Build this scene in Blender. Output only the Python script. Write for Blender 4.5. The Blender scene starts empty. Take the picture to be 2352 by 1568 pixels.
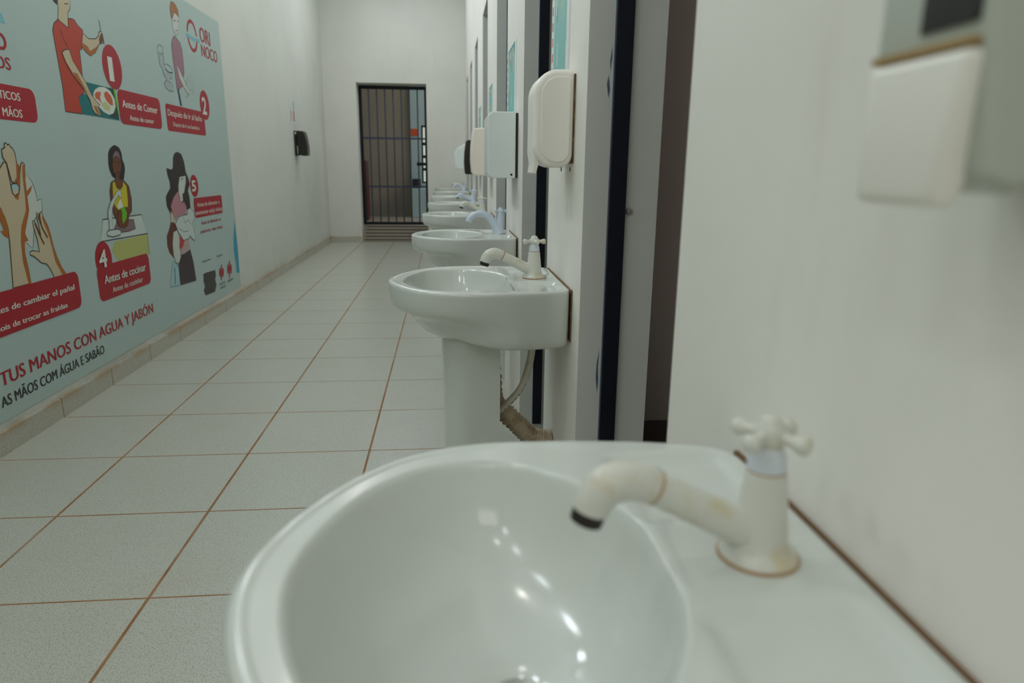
import bpy, bmesh, math, random
from mathutils import Vector, Matrix
S = bpy.context.scene
COL = S.collection
random.seed(7)

EXPO = -0.63
LAMPE = 14.0
FAR_FILL_W = 26
REAR_FILL_W = 14
LAMPW = 5
LAMPR = .10
VENT_FILL_W = 14
LAMPS = [(-.75,-1.2),(-.75,1.2),(-.75,3.6),(-.75,6.0),(-.75,8.6)]
# ------------------------------------------------------------ camera
CAM_H = 1.0486
PITCH, YAW, ROLL, FPX = 0.2458, 0.0964, 0.0106, 1579.26
cy, sy, cp, sp = math.cos(YAW), math.sin(YAW), math.cos(PITCH), math.sin(PITCH)
fw = Vector((sy*cp, cy*cp, -sp)); rt = Vector((cy, -sy, 0)); up = rt.cross(fw)
rt2 = rt*math.cos(ROLL) + up*math.sin(ROLL); up2 = -rt*math.sin(ROLL) + up*math.cos(ROLL)
cd = bpy.data.cameras.new('camera'); cam = bpy.data.objects.new('camera', cd); COL.objects.link(cam)
cam.matrix_world = Matrix(((rt2.x, up2.x, -fw.x, 0), (rt2.y, up2.y, -fw.y, 0), (rt2.z, up2.z, -fw.z, CAM_H), (0, 0, 0, 1)))
cd.sensor_width = 36; cd.lens = 36*FPX/2352; cd.clip_start = 0.01
cd.dof.use_dof = True; cd.dof.focus_distance = 2.0; cd.dof.aperture_fstop = 4.0
S.camera = cam

# ------------------------------------------------------------ world, view, main light
w = bpy.data.worlds.new('world'); S.world = w; w.use_nodes = True
w.node_tree.nodes['Background'].inputs[0].default_value = (0.75, 0.88, 0.92, 1)
w.node_tree.nodes['Background'].inputs[1].default_value = 0.35
S.view_settings.view_transform = 'Standard'; S.view_settings.look = 'None'
S.view_settings.gamma = 1; S.view_settings.exposure = EXPO
S.view_settings.use_curve_mapping = False
try:
    S.cycles.max_bounces = 12; S.cycles.diffuse_bounces = 8
except Exception: pass

def area_light(name, loc, rot, size, size_y, power, color):
    l = bpy.data.lights.new(name, 'AREA'); l.shape = 'RECTANGLE'; l.size = size; l.size_y = size_y
    l.energy = power; l.color = color
    o = bpy.data.objects.new(name, l); COL.objects.link(o); o.location = loc; o.rotation_euler = rot
    return o
# daylight for vent openings added unseen high on the left wall to light the corridor
FILL_VENT_Z0, FILL_VENT_Z1, CEIL = 2.95, 3.35, 3.6
FILL_VENTS = [-1.8,-.55,.7,1.95,3.2,4.45,5.7,6.95]

# ------------------------------------------------------------ helpers
def tag(o, label=None, cat=None, group=None, kind=None):
    if label: o['label'] = label
    if cat: o['category'] = cat
    if group: o['group'] = group
    if kind: o['kind'] = kind
    return o
def empty(name, loc, label, cat, group=None):
    o = bpy.data.objects.new(name, None); COL.objects.link(o); o.location = loc
    o.empty_display_size = .1
    return tag(o, label, cat, group)
def link(name, bm, mats, parent=None, smooth=False, angle=None):
    me = bpy.data.meshes.new(name)
    bmesh.ops.remove_doubles(bm, verts=bm.verts, dist=1e-6)
    bmesh.ops.recalc_face_normals(bm, faces=bm.faces)
    bm.to_mesh(me); bm.free()
    if not isinstance(mats, (list, tuple)): mats = [mats]
    for m in mats: me.materials.append(m)
    if smooth:
        for p in me.polygons: p.use_smooth = True
        if angle:
            try: me.set_sharp_from_angle(angle=math.radians(angle))
            except Exception: pass
    o = bpy.data.objects.new(name, me); COL.objects.link(o)
    if parent: o.parent = parent
    return o
def bx(bm, x0, y0, z0, x1, y1, z1, mi=0):
    vs = [bm.verts.new(p) for p in ((x0,y0,z0),(x1,y0,z0),(x1,y1,z0),(x0,y1,z0),(x0,y0,z1),(x1,y0,z1),(x1,y1,z1),(x0,y1,z1))]
    for f in ((0,3,2,1),(4,5,6,7),(0,1,5,4),(1,2,6,5),(2,3,7,6),(3,0,4,7)):
        fc = bm.faces.new([vs[i] for i in f]); fc.material_index = mi
def boxes(name, L, mat, parent=None, bevel=0, **k):
    bm = bmesh.new()
    for b in L: bx(bm, *b)
    o = link(name, bm, mat, parent, **k)
    if bevel:
        m = o.modifiers.new('bevel', 'BEVEL'); m.width = bevel; m.segments = 3; m.limit_method = 'ANGLE'
    return o
def struct(name, bm, mat, **k): return tag(link(name, bm, mat, **k), kind='structure')
def catmull(P, n=8, closed=False):
    P = [Vector(p) for p in P]; out = []; N = len(P)
    for i in range(N if closed else N-1):
        if closed: a, b, c, d = P[i-1], P[i], P[(i+1) % N], P[(i+2) % N]
        else: a, b, c, d = P[max(i-1,0)], P[i], P[i+1], P[min(i+2,N-1)]
        for k in range(n):
            t = k/n
            out.append(.5*((2*b)+(c-a)*t+(2*a-5*b+4*c-d)*t*t+(3*b-a-3*c+d)*t**3))
    if not closed: out.append(P[-1])
    return out
def loft(bm, rings, cap0=True, cap1=True, closed=True, mi=0):
    R = [[bm.verts.new(p) for p in r] for r in rings]; n = len(R[0])
    for a, b in zip(R, R[1:]):
        for i in range(n if closed else n-1):
            j = (i+1) % n
            f = bm.faces.new((a[i], a[j], b[j], b[i])); f.material_index = mi
    if cap0: bm.faces.new(R[0]).material_index = mi
    if cap1: bm.faces.new(R[-1]).material_index = mi
    return R
def lathe(bm, prof, axis=None, origin=(0,0,0), n=32, mi=0):
    """prof: (r, z); axis: unit vector of z"""
    ax = Vector(axis or (0,0,1)).normalized(); q = Vector((0,0,1)).rotation_difference(ax); o = Vector(origin)
    loft(bm, [[o + q @ Vector((max(r,1e-4)*math.cos(2*math.pi*k/n), max(r,1e-4)*math.sin(2*math.pi*k/n), z)) for k in range(n)] for r, z in prof], mi=mi)
def tube(bm, path, rad, n=16, sq=1.0, mi=0):
    """swept round tube; rad list or number; sq squashes the side-to-side radius"""
    P = [Vector(p) for p in path]; N = len(P); rings = []
    if not isinstance(rad, (list, tuple)): rad = [rad]*N
    t0 = (P[1]-P[0]).normalized(); u = t0.orthogonal().normalized()
    if abs(t0.y) < .5: u = Vector((0,1,0)); u = (u - t0*u.dot(t0)).normalized()
    for i in range(N):
        t = (P[min(i+1,N-1)]-P[max(i-1,0)]).normalized()
        u = (u - t*u.dot(t)).normalized(); v = t.cross(u)
        rings.append([P[i] + (u*sq*math.cos(2*math.pi*k/n) + v*math.sin(2*math.pi*k/n))*rad[i] for k in range(n)])
    loft(bm, rings, mi=mi)
def lerp_list(L, n):
    out = []
    for i in range(n):
        t = i/(n-1)*(len(L)-1); k = min(int(t), len(L)-2); out.append(L[k]+(L[k+1]-L[k])*(t-k))
    return out
def sphere(bm, c, r, n=12, sz=1.0, mi=0):
    prof = [(r*math.sin(math.pi*k/n), -r*sz*math.cos(math.pi*k/n)) for k in range(n+1)]
    lathe(bm, prof, origin=c, n=16, mi=mi)

# ------------------------------------------------------------ materials
def mat(name, col, rough=.5, metal=0, spec=.5, coat=0):
    m = bpy.data.materials.new(name); m.use_nodes = True
    b = m.node_tree.nodes['Principled BSDF']
    b.inputs['Base Color'].default_value = (*col, 1); b.inputs['Roughness'].default_value = rough
    b.inputs['Metallic'].default_value = metal; b.inputs['Specular IOR Level'].default_value = spec
    b.inputs['Coat Weight'].default_value = coat; b.inputs['Coat Roughness'].default_value = .08
    return m
class NT:
    def __init__(s, m): s.m = m; s.t = m.node_tree; s.b = s.t.nodes['Principled BSDF']
    def n(s, typ, **k):
        nd = s.t.nodes.new(typ)
        for a, v in k.items(): setattr(nd, a, v)
        return nd
    def l(s, a, b): s.t.links.new(a, b)
    def math(s, op, a, b=None, c=None):
        nd = s.n('ShaderNodeMath', operation=op)
        for i, v in enumerate((a, b, c)):
            if v is None: continue
            if isinstance(v, (int, float)): nd.inputs[i].default_value = v
            else: s.l(v, nd.inputs[i])
        return nd.outputs[0]
    def coord(s): 
        g = s.n('ShaderNodeNewGeometry'); sx = s.n('ShaderNodeSeparateXYZ'); s.l(g.outputs['Position'], sx.inputs[0])
        return g.outputs['Position'], sx.outputs
    def noise(s, vec, scale, detail=3, rough=.55, stretch=None):
        if stretch:
            mp = s.n('ShaderNodeMapping'); mp.inputs['Scale'].default_value = stretch; s.l(vec, mp.inputs[0]); vec = mp.outputs[0]
        nd = s.n('ShaderNodeTexNoise'); nd.inputs['Scale'].default_value = scale; nd.inputs['Detail'].default_value = detail
        nd.inputs['Roughness'].default_value = rough; s.l(vec, nd.inputs['Vector']); return nd.outputs[0]
    def ramp(s, fac, a, b, c0=0.0, c1=1.0):
        nd = s.n('ShaderNodeMapRange'); nd.inputs[1].default_value = a; nd.inputs[2].default_value = b
        nd.inputs[3].default_value = c0; nd.inputs[4].default_value = c1; nd.interpolation_type = 'SMOOTHSTEP'
        s.l(fac, nd.inputs[0]); return nd.outputs[0]
    def mix(s, fac, a, b):
        nd = s.n('ShaderNodeMix', data_type='RGBA')
        if isinstance(fac, (int, float)): nd.inputs[0].default_value = fac
        else: s.l(fac, nd.inputs[0])
        for i, v in ((6, a), (7, b)):
            if isinstance(v, tuple): nd.inputs[i].default_value = (*v, 1)
            else: s.l(v, nd.inputs[i])
        return nd.outputs[2]
    def bump(s, h, strength=.1, dist=.01):
        nd = s.n('ShaderNodeBump'); nd.inputs['Strength'].default_value = strength; nd.inputs['Distance'].default_value = dist
        s.l(h, nd.inputs['Height']); s.l(nd.outputs[0], s.b.inputs['Normal'])
    def base(s, c): s.l(c, s.b.inputs['Base Color'])

def plaster(name, col, dirt_shade=(.42,.34,.24), amount=.12, low=0):
    m = mat(name, col, .62, spec=.3); t = NT(m); pos, xyz = t.coord()
    n1 = t.noise(pos, 1.6, 5); n2 = t.noise(pos, 6, 6, .7, (1,1,.25))
    c = t.mix(t.ramp(n1, .35, .75), col, tuple(v*.93 for v in col))
    c = t.mix(t.math('MULTIPLY', t.ramp(n2, .52, .8), amount), c, dirt_shade)
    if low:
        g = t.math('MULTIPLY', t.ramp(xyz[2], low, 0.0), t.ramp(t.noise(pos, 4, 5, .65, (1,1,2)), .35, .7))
        c = t.mix(t.math('MULTIPLY', g, .7), c, dirt_shade)
    t.base(c); t.bump(t.noise(pos, 180, 3), .12, .002)
    return m
M_WALL = plaster('painted_plaster', (.74,.73,.68))
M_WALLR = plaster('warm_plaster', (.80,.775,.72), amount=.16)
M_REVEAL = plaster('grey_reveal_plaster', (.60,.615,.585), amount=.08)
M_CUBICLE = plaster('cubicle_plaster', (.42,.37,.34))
M_LWALL = plaster('left_plaster', (.72,.73,.68), (.20,.175,.13), amount=.06, low=.17)  # low band paints the shadow zone above the baseboard along with ledge dirt
M_CEIL = plaster('ceiling_paint', (.75,.77,.76), amount=.03)

TX, TY, TS = -1.2016, 1.5871, .45     # grout grid
def tile_mat(name, base, wall=False):
    m = mat(name, base, .32, spec=.45); t = NT(m); pos, xyz = t.coord()
    def line(v, off, width):
        f = t.math('FRACT', t.math('ADD', t.math('DIVIDE', t.math('SUBTRACT', v, off), TS), 100.5))
        d = t.math('MULTIPLY', t.math('ABSOLUTE', t.math('SUBTRACT', f, .5)), TS)
        return t.ramp(d, width*.5, width*.5+.0012, 1, 0)
    gy = line(xyz[1], TY, .0046)
    g = gy if wall else t.math('MAXIMUM', line(xyz[0], TX, .0068), gy)
    sp1 = t.noise(pos, 330, 2, .6); sp2 = t.noise(pos, 150, 2, .5); big = t.noise(pos, 2.2, 5, .6)
    c = t.mix(t.ramp(sp1, .57, .64), base, tuple(v*.30 for v in base))
    c = t.mix(t.ramp(sp2, .58, .66), c, tuple(v*.8 for v in base))
    c = t.mix(t.math('MULTIPLY', t.ramp(big, .5, .75), .16), c, (.42,.33,.2))
    if wall:
        st = t.math('MULTIPLY', t.ramp(xyz[2], .045, .1), t.ramp(t.noise(pos, 5, 5, .6), .38, .62))
        c = t.mix(t.math('MULTIPLY', st, .85), c, (.40,.21,.06))
    gc = t.mix(t.ramp(t.noise(pos, 9, 4), .3, .7), (.27,.12,.045), (.36,.19,.09))
    gf = t.math('MULTIPLY', g, t.ramp(t.noise(pos, 3, 3), .25, .5, .6, 1))
    t.base(t.mix(gf, c, gc)); t.l(t.ramp(g, 0, 1, .3, .85), t.b.inputs['Roughness'])
    t.bump(t.math('SUBTRACT', 1, g), .5, .002)
    return m
M_FLOOR = tile_mat('speckled_tile', (.535,.54,.475))
M_BASE = tile_mat('baseboard_tile', (.56,.54,.46), True)

def ceramic(name, col):
    m = mat(name, col, .12, spec=.5, coat=.35); t = NT(m); pos, xyz = t.coord()
    c = t.mix(t.math('MULTIPLY', t.ramp(t.noise(pos, 7, 5, .65), .5, .8), .22), col, (.55,.50,.38)); t.base(c)
    t.l(t.ramp(t.noise(pos, 12, 3), .3, .8, .10, .26), t.b.inputs['Roughness'])
    return m
M_CER = ceramic('white_ceramic', (.63,.655,.62))
def stained_plastic(name, col, stain=(.52,.36,.14), lo=.56, amt=.55, rough=.3):
    m = mat(name, col, rough); t = NT(m); tc = t.n('ShaderNodeTexCoord')
    f = t.math('MULTIPLY', t.ramp(t.noise(tc.outputs['Object'], 28, 4, .6), lo, lo+.16), amt)
    t.base(t.mix(f, col, stain)); return m
M_TAP = stained_plastic('aged_white_plastic', (.66,.66,.60), (.60,.48,.24), lo=.50, amt=.55)
M_TAPB = stained_plastic('blue_white_plastic', (.60,.67,.78), lo=.7, amt=.2)
M_CAP = stained_plastic('pale_blue_cap', (.64,.69,.74), (.50,.30,.14), .56, .7)
M_RUST = stained_plastic('rust_stain', (.42,.22,.08), (.62,.5,.34), .5, .7, .7)
M_AER = mat('blackened_metal', (.035,.03,.022), .45, .6)
M_SEAL = stained_plastic('brown_sealant', (.16,.085,.035), (.42,.31,.18), .52, .7, .8)
M_HOSE = stained_plastic('white_hose', (.66,.62,.52), (.45,.33,.2), .5, .4, .45)
M_HOSEPRINT = mat('hose_print', (.03,.03,.03), .6)
M_DRAIN = stained_plastic('beige_corrugated_plastic', (.50,.40,.28), (.26,.16,.09), .48, .6, .5)
M_DISP = stained_plastic('white_dispenser_plastic', (.88,.85,.79), lo=.66, amt=.25)
M_DISPG = mat('grey_dispenser_plastic', (.46,.49,.43), .35)
M_DISPB = mat('cool_dispenser_plastic', (.78,.84,.83), .25, coat=.3)
M_DISPW = stained_plastic('cream_dispenser_plastic', (.86,.78,.69), lo=.66, amt=.3)
M_SMOKE = mat('grey_clear_plastic', (.62,.68,.66), .2)
M_BLACK = mat('black_plastic', (.012,.008,.007), .28)
M_DARK = mat('dark_gap', (.02,.015,.012), .6)
M_NAVY = mat('navy_steel_paint', (.006,.007,.014), .5, spec=.25)
M_BLUE = mat('blue_steel_paint', (.014,.028,.065), .4)
M_SMEAR = mat('dried_blue_paint', (.06,.10,.17), .6)
M_MAROON = mat('maroon_paint', (.075,.012,.014), .5)
M_OUTFLOOR = tile_mat('passage_tile', (.40,.36,.30))
M_OUTWALL = plaster('brown_passage_plaster', (.33,.29,.23))
M_PALEBLUE = plaster('pale_blue_plaster', (.42,.56,.58))
M_ORANGE = mat('orange_sign', (.62,.08,.02), .5)
M_FRAMEW = mat('white_metal', (.7,.72,.7), .4)
M_SCREW = mat('zinc_screw', (.45,.45,.42), .4, .7)
M_STEP = plaster('cement_step', (.36,.32,.26), (.2,.13,.08), .5)
def emis(name, col, s):
    m = bpy.data.materials.new(name); m.use_nodes = True
    b = m.node_tree.nodes['Principled BSDF']; b.inputs['Emission Color'].default_value = (*col,1); b.inputs['Emission Strength'].default_value = s
    b.inputs['Base Color'].default_value = (*col,1); return m
M_LAMP = emis('lit_bulb', (1,.95,.85), LAMPE)
M_PANE = emis('daylit_window_glass', (.62,.70,.60), .8)

# ------------------------------------------------------------ room shell
XL, XR, YB = -1.648, .289, 10.14
WT = .16                                # wall thickness of the pierced right wall
PIERS = [(-1.2,.833),(1.458,1.965),(2.645,3.35),(4.02,4.87),(5.48,6.30),(6.88,7.60),(8.15,8.86),(9.42,10.14)]
HEAD = 2.14
bm = bmesh.new(); bx(bm, -1.9,-2.5,-.1, 2.2,YB,0); struct('floor', bm, M_FLOOR)
bm = bmesh.new()
for b_ in ((-1.9,-2.5,2.2,7.3),(-1.9,9.5,2.2,14.2),(-1.9,7.3,-1.1,9.5),(-.1,7.3,2.2,9.5)): bx(bm, b_[0],b_[1],CEIL, b_[2],b_[3],CEIL+.1)
struct('ceiling', bm, M_CEIL)  # gap near the far end left for the added skylight fill
# left wall with unseen vent openings added under the ceiling to let fill light in
bm = bmesh.new()
bx(bm, XL-.15,-2.5,0, XL,YB+.2,FILL_VENT_Z0); bx(bm, XL-.15,-2.5,FILL_VENT_Z1, XL,YB+.2,CEIL)
yy = -2.5
for y in FILL_VENTS:
    bx(bm, XL-.15,yy,FILL_VENT_Z0, XL,y-.2,FILL_VENT_Z1); yy = y+.2
bx(bm, XL-.15,yy,FILL_VENT_Z0, XL,YB+.2,FILL_VENT_Z1)
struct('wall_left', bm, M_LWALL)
bm = bmesh.new()
DX0, DX1, DZ1 = -1.205, -.25, 2.175
bx(bm, XL,YB,0, DX0,YB+.3,CEIL); bx(bm, DX1,YB,0, 2.2,YB+.3,CEIL); bx(bm, DX0,YB,DZ1, DX1,YB+.3,CEIL)
struct('wall_back', bm, M_WALL)
bm = bmesh.new()
for b_ in ((-1.9,0,2.2,2.5),(-1.9,3.3,2.2,CEIL),(-1.9,2.5,-1.3,3.3),(.3,2.5,2.2,3.3)): bx(bm, b_[0],-2.6,b_[1], b_[2],-2.5,b_[3])
struct('wall_front', bm, M_WALL)  # gap high behind the camera left for the added transom fill
# right wall: piers, lintel band
bm = bmesh.new()
for a, b in PIERS:
    if a < 0: a = -2.5
    bx(bm, XR,a,0, XR+WT,b,HEAD)
bx(bm, XR,-2.5,HEAD, XR+WT,YB,CEIL)
me_r = bm
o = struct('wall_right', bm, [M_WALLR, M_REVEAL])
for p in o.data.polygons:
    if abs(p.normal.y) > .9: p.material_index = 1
# cubicle partitions and outer wall
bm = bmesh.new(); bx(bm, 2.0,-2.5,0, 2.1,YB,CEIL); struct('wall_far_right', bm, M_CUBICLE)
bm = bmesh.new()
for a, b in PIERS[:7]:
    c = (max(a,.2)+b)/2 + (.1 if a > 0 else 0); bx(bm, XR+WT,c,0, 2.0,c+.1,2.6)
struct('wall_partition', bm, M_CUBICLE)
# skirting
bm = bmesh.new(); bx(bm, XL,-2.5,0, XL+.014,YB,.086); o = struct('baseboard_left', bm, M_BASE)
bm = bmesh.new(); bx(bm, XL,YB-.014,0, DX0-.01,YB,.08); bx(bm, DX1+.01,YB-.014,0, XR,YB,.08); struct('baseboard_back', bm, M_BASE)
# steel door frames in the openings
for i in range(7):
    a, b = PIERS[i][1], PIERS[i+1][0]
    bm = bmesh.new()
    for y0, y1 in ((a,a+.014),(b-.014,b)):
        bx(bm, XR+.054,y0,.036, XR+.088,y1,HEAD)
    bx(bm, XR+.054,a+.014,HEAD-.03, XR+.088,b-.014,HEAD)
    bx(bm, XR+.0525,b-.012,.036, XR+.054,b,HEAD, 1)
    struct('door_%d' % (i+1), bm, [M_NAVY, M_BLUE])
# blue paint smears and a screw on the first reveal
bm = bmesh.new(); yb = PIERS[1][0]-.0006
def smear(pts):
    bm.faces.new([bm.verts.new((x,yb,z)) for x, z in pts])
smear([(.332,1.235),(.329,1.218),(.331,1.205),(.333,1.19),(.336,1.207),(.334,1.222)])
smear([(.337,1.29),(.334,1.262),(.335,1.243),(.338,1.27)])
smear([(.337,.66),(.332,.63),(.331,.595),(.335,.56),(.337,.585),(.335,.62)])
struct('trim_1', bm, M_SMEAR)
bm = bmesh.new(); lathe(bm, [(.001,0),(.0075,0),(.008,.003),(.005,.006),(.0015,.0062),(.001,.004)], (0,-1,0), (.388,PIERS[1][0],.964), 20)
tag(link('wall_bolt', bm, M_SCREW, smooth=True, angle=40), 'small round zinc bolt head on the grey door reveal behind the nearest sink', 'bolt')

# ------------------------------------------------------------ threshold, gate and passage beyond
bm = bmesh.new()
for k in range(5):
    bx(bm, DX0,YB+.004+.062*k,0, DX1,YB+.40,.0425*(k+1)-.006); bx(bm, DX0,YB+.008+.062*k,.0425*(k+1)-.006, DX1,YB+.40,.0425*(k+1)-.0001)
struct('floor_threshold', bm, M_STEP)
bm = bmesh.new()
for k in range(5): bx(bm, DX0+.04,YB-.001+.062*k+.003,.0425*(k+1)-.013, DX1-.03,YB+.008+.062*k,.0425*(k+1)-.001)
struct('trim_2', bm, M_DARK)
bm = bmesh.new(); bx(bm, -3.2,YB+.3,-.1, 2.2,14.1,.2); struct('floor_passage', bm, M_OUTFLOOR)
bm = bmesh.new(); bx(bm, -3.2,12.9,.2, -.62,13.05,CEIL); bx(bm, -3.3,YB+.3,.2, -3.2,13,CEIL); struct('wall_passage', bm, M_OUTWALL)
bm = bmesh.new(); bx(bm, -.62,12.85,.2, -.42,13.0,CEIL); bx(bm,.23,12.85,.2,2.2,13.0,CEIL); bx(bm,-.42,12.85,.2,.23,13,.78); bx(bm,-.42,12.85,1.78,.23,13,CEIL); struct('wall_passage_end', bm, M_PALEBLUE)
GY = 10.40
g = empty('barred_gate', (DX0,GY,.2), 'closed navy blue gate of vertical steel bars in the far doorway', 'gate')
def gb(name, L, m=M_BLUE):
    L = [(a-DX0,b-GY,c-.2,d-DX0,e-GY,f-.2) for a,b,c,d,e,f in L]; return boxes(name, L, m, g)
gz0, gz1 = .232, 2.165
gb('frame', [(DX0+.004,GY-.018,gz0,DX0+.044,GY+.018,gz1),(DX1-.036,GY-.018,gz0,DX1-.004,GY+.018,gz1),(DX0+.044,GY-.018,gz0,DX1-.036,GY+.018,gz0+.04),(DX0+.044,GY-.018,gz1-.045,DX1-.036,GY+.018,gz1)], M_NAVY)
for k in range(7):
    x = DX0+.024 + (k+1)*(DX1-.02-DX0-.024)/8; gb('bar', [(x-.0095,GY-.009,gz0+.04,x+.0095,GY+.009,gz1-.045)])
for z in (.78,1.455): gb('crossbar', [(DX0+.044,GY-.012,z-.012,DX1-.036,GY-.007,z+.012)])
gb('lock_box', [(DX1-.16,GY-.03,1.08,DX1-.03,GY+.03,1.125)], M_NAVY)
# things glimpsed through the gate
o = boxes('metal_locker', [(-1.60,11.6,.2,-1.27,11.98,1.155)], M_MAROON, bevel=.01)
tag(o, 'dark maroon upright cabinet seen behind the left side of the barred gate', 'cabinet')
o = boxes('wall_notice', [(-.61,12.83,1.60,-.46,12.85,1.72)], M_ORANGE, bevel=.003)
tag(o, 'small orange red notice on the pale wall beyond the gate', 'sign')
o = boxes('wall_cabinet', [(-.60,12.45,.2,.02,12.84,.70)], M_PALEBLUE, bevel=.01)
tag(o, 'low pale blue cabinet beyond the lower right of the gate', 'cabinet')
wn = empty('window_1', (-.42,12.85,.78), None, None); tag(wn, kind='structure')
boxes('window_frame', [(0,.03,0,.03,.07,1),(.62,.03,0,.65,.07,1),(.03,.03,0,.62,.07,.03),(.03,.03,.97,.62,.07,1)]+[(.03,.035,z,.62,.065,z+.05) for z in (.22,.44,.66)], M_NAVY, wn)
boxes('window_pane', [(.03,.045,.03,.62,.05,.97)], M_PANE, wn)
o = boxes('storage_box', [(-.58,12.50,.70,-.44,12.8,.86)], M_DARK, bevel=.006)
tag(o, 'dark brown box standing on the pale cabinet beyond the gate', 'box')

# ------------------------------------------------------------ pedestal sinks
HALF = [(.285,0),(.285,.10),(.2845,.165),(.280,.188),(.262,.204),(.20,.220),(.12,.2285),(.04,.2285),(-.02,.212),(-.07,.175),(-.11,.118),(-.137,.055),(-.146,0)]
INN = [(.151,0),(.151,.040),(.143,.074),(.122,.116),(.094,.150),(.055,.176),(.015,.181),(-.03,.165),(-.07,.122),(-.098,.06),(-.108,0)]
CX = .05; NA = 176; RIM = .779
def polar(half, sharp=False):
    pts = list(half)+[(x,-y) for x, y in reversed(half[1:-1])]
    P = catmull([(x,y,0) for x, y in pts], 10, True)
    A = sorted((math.atan2(p.y, p.x-CX) % (2*math.pi), math.hypot(p.x-CX, p.y)) for p in P)
    A = [(A[-1][0]-2*math.pi, A[-1][1])]+A+[(A[0][0]+2*math.pi, A[0][1])]
    out = []; j = 0
    for k in range(NA):
        a = 2*math.pi*k/NA
        while A[j+1][0] < a: j += 1
        t = (a-A[j][0])/max(1e-9, A[j+1][0]-A[j][0]); out.append(A[j][1]+t*(A[j+1][1]-A[j][1]))
    return out
RO, RI = polar(HALF), polar(INN)
ANG = [2*math.pi*k/NA for k in range(NA)]
def sst(a, b, x):
    t = min(1, max(0, (x-a)/(b-a))); return t*t*(3-2*t)
def deck(x, y):
    ay = abs(y)
    d = sst(.150,.170,x)*sst(.270,.256,x)*sst(.052,.070,ay)*sst(.192,.176,ay)
    return -.0085*d
def make_basin_mesh():
    bm = bmesh.new(); rings = []
    def ring(f):
        r = []
        for k, a in enumerate(ANG):
            x, y, z = f(k, a); r.append((min(x,.285), y, z))
        rings.append(r)
    def xy(r, a): return CX+r*math.cos(a), r*math.sin(a)
    # underside: front half narrows in two tiers, rear half is a straight skirt
    def under(sf, zf, sb, zb):
        def f(k, a):
            x0 = CX+RO[k]*math.cos(a); w_ = sst(.17,-.02,x0)
            s = sf*w_+sb*(1-w_); z = zf*w_+zb*(1-w_)
            x, y = xy(RO[k]*s, a)
            if x0 > .2: x = CX+(RO[k]*math.cos(a))*(sb+(1-sb)*.9) if sb > .9 else x
            return x, y, z
        return f
    for sf, zf, sb, zb in ((.05,.637,.05,.644),(.30,.638,.45,.643),(.45,.640,.80,.641),(.56,.652,.94,.643),(.65,.670,.975,.650),(.735,.690,.985,.662),(.80,.703,.99,.675),(.88,.710,.992,.69),(.93,.714,.994,.702),(.965,.720,.996,.715),(.985,.730,.998,.73),(.995,.745,1,.748),(1,.766,1,.766)):
        ring(under(sf, zf, sb, zb))
    def off(d, z):
        ring(lambda k, a: (*xy(RO[k]-d, a), RIM+z))
    off(0,-.009); off(.0006,-.005); off(.0025,-.0018); off(.006,-.0003); off(.010,0)
    NR = 22
    for i in range(1, NR):
        t = i/NR
        def f(k, a, t=t):
            r = (RO[k]-.010)*(1-t)+(RI[k]+.004)*t; x, y = xy(r, a)
            dish = -.0015*sst(0,.25,t)*(1-sst(.12,.2,x))
            return x, y, RIM+deck(x, y)+dish-.0004*t
        ring(f)
    for d, z in ((.004,-.0022),(.0015,-.0035),(-.001,-.007),(-.003,-.013)):
        def f(k, a, d=d, z=z):
            x, y = xy(RI[k]+d, a); return x, y, RIM+z+min(0,deck(x,y))*(.6 if d > 0 else 0)
        ring(f)
    for s, z in ((.955,-.024),(.925,-.036),(.88,-.052),(.82,-.066),(.74,-.079),(.64,-.089),(.52,-.097),(.38,-.103),(.25,-.107),(.15,-.110),(.125,-.113)):
        ring(lambda k, a: (*xy(RI[k]*s, a), RIM+z))
    loft(bm, rings, True, True)
    me = bpy.data.meshes.new('basin'); bmesh.ops.recalc_face_normals(bm, faces=bm.faces); bm.to_mesh(me); bm.free()
    me.materials.append(M_CER)
    for p in me.polygons: p.use_smooth = True
    return me
def make_pedestal(bm):
    def prof(z, s, t):
        out = []
        n = 24
        for k in range(n+1):
            a = -math.pi/2+math.pi*k/n
            out.append((.055-.068*s*math.cos(a), .092*s*math.sin(a), z))
        out = [(.130,-.092*s,z)]+out+[(.130,.092*s,z)]
        inn = [(x+t*(1 if x < .1 else 0), y*(1-t/.09), z) for x, y, z in reversed(out)]
        return out+inn
    loft(bm, [prof(z, s, .012) for z, s in ((0,1.12),(.015,1.12),(.03,1.04),(.12,1.0),(.35,.98),(.52,1.0),(.60,1.03),(.645,1.05))], True, True)
def make_handle(bm, ang, z, arm=.021, mi=0):
    lathe(bm, [(.002,z-.010),(.0095,z-.009),(.011,z-.004),(.0115,z+.001),(.010,z+.006),(.0075,z+.0085),(.007,z+.011),(.003,z+.013)], n=24, mi=mi)
    for k in range(4):
        a = ang+k*math.pi/2; c, s = math.cos(a), math.sin(a)
        P = [(c*r, s*r, z-.001+dz) for r, dz in ((.006,0),(.012,.0),(arm-.004,-.0005),(arm,-.001),(arm+.004,-.001),(arm+.007,-.001),(arm+.0085,-.001))]
        tube(bm, P, [.0055,.0044,.0042,.0060,.0072,.0055,.0015], 14, mi=mi)
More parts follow.
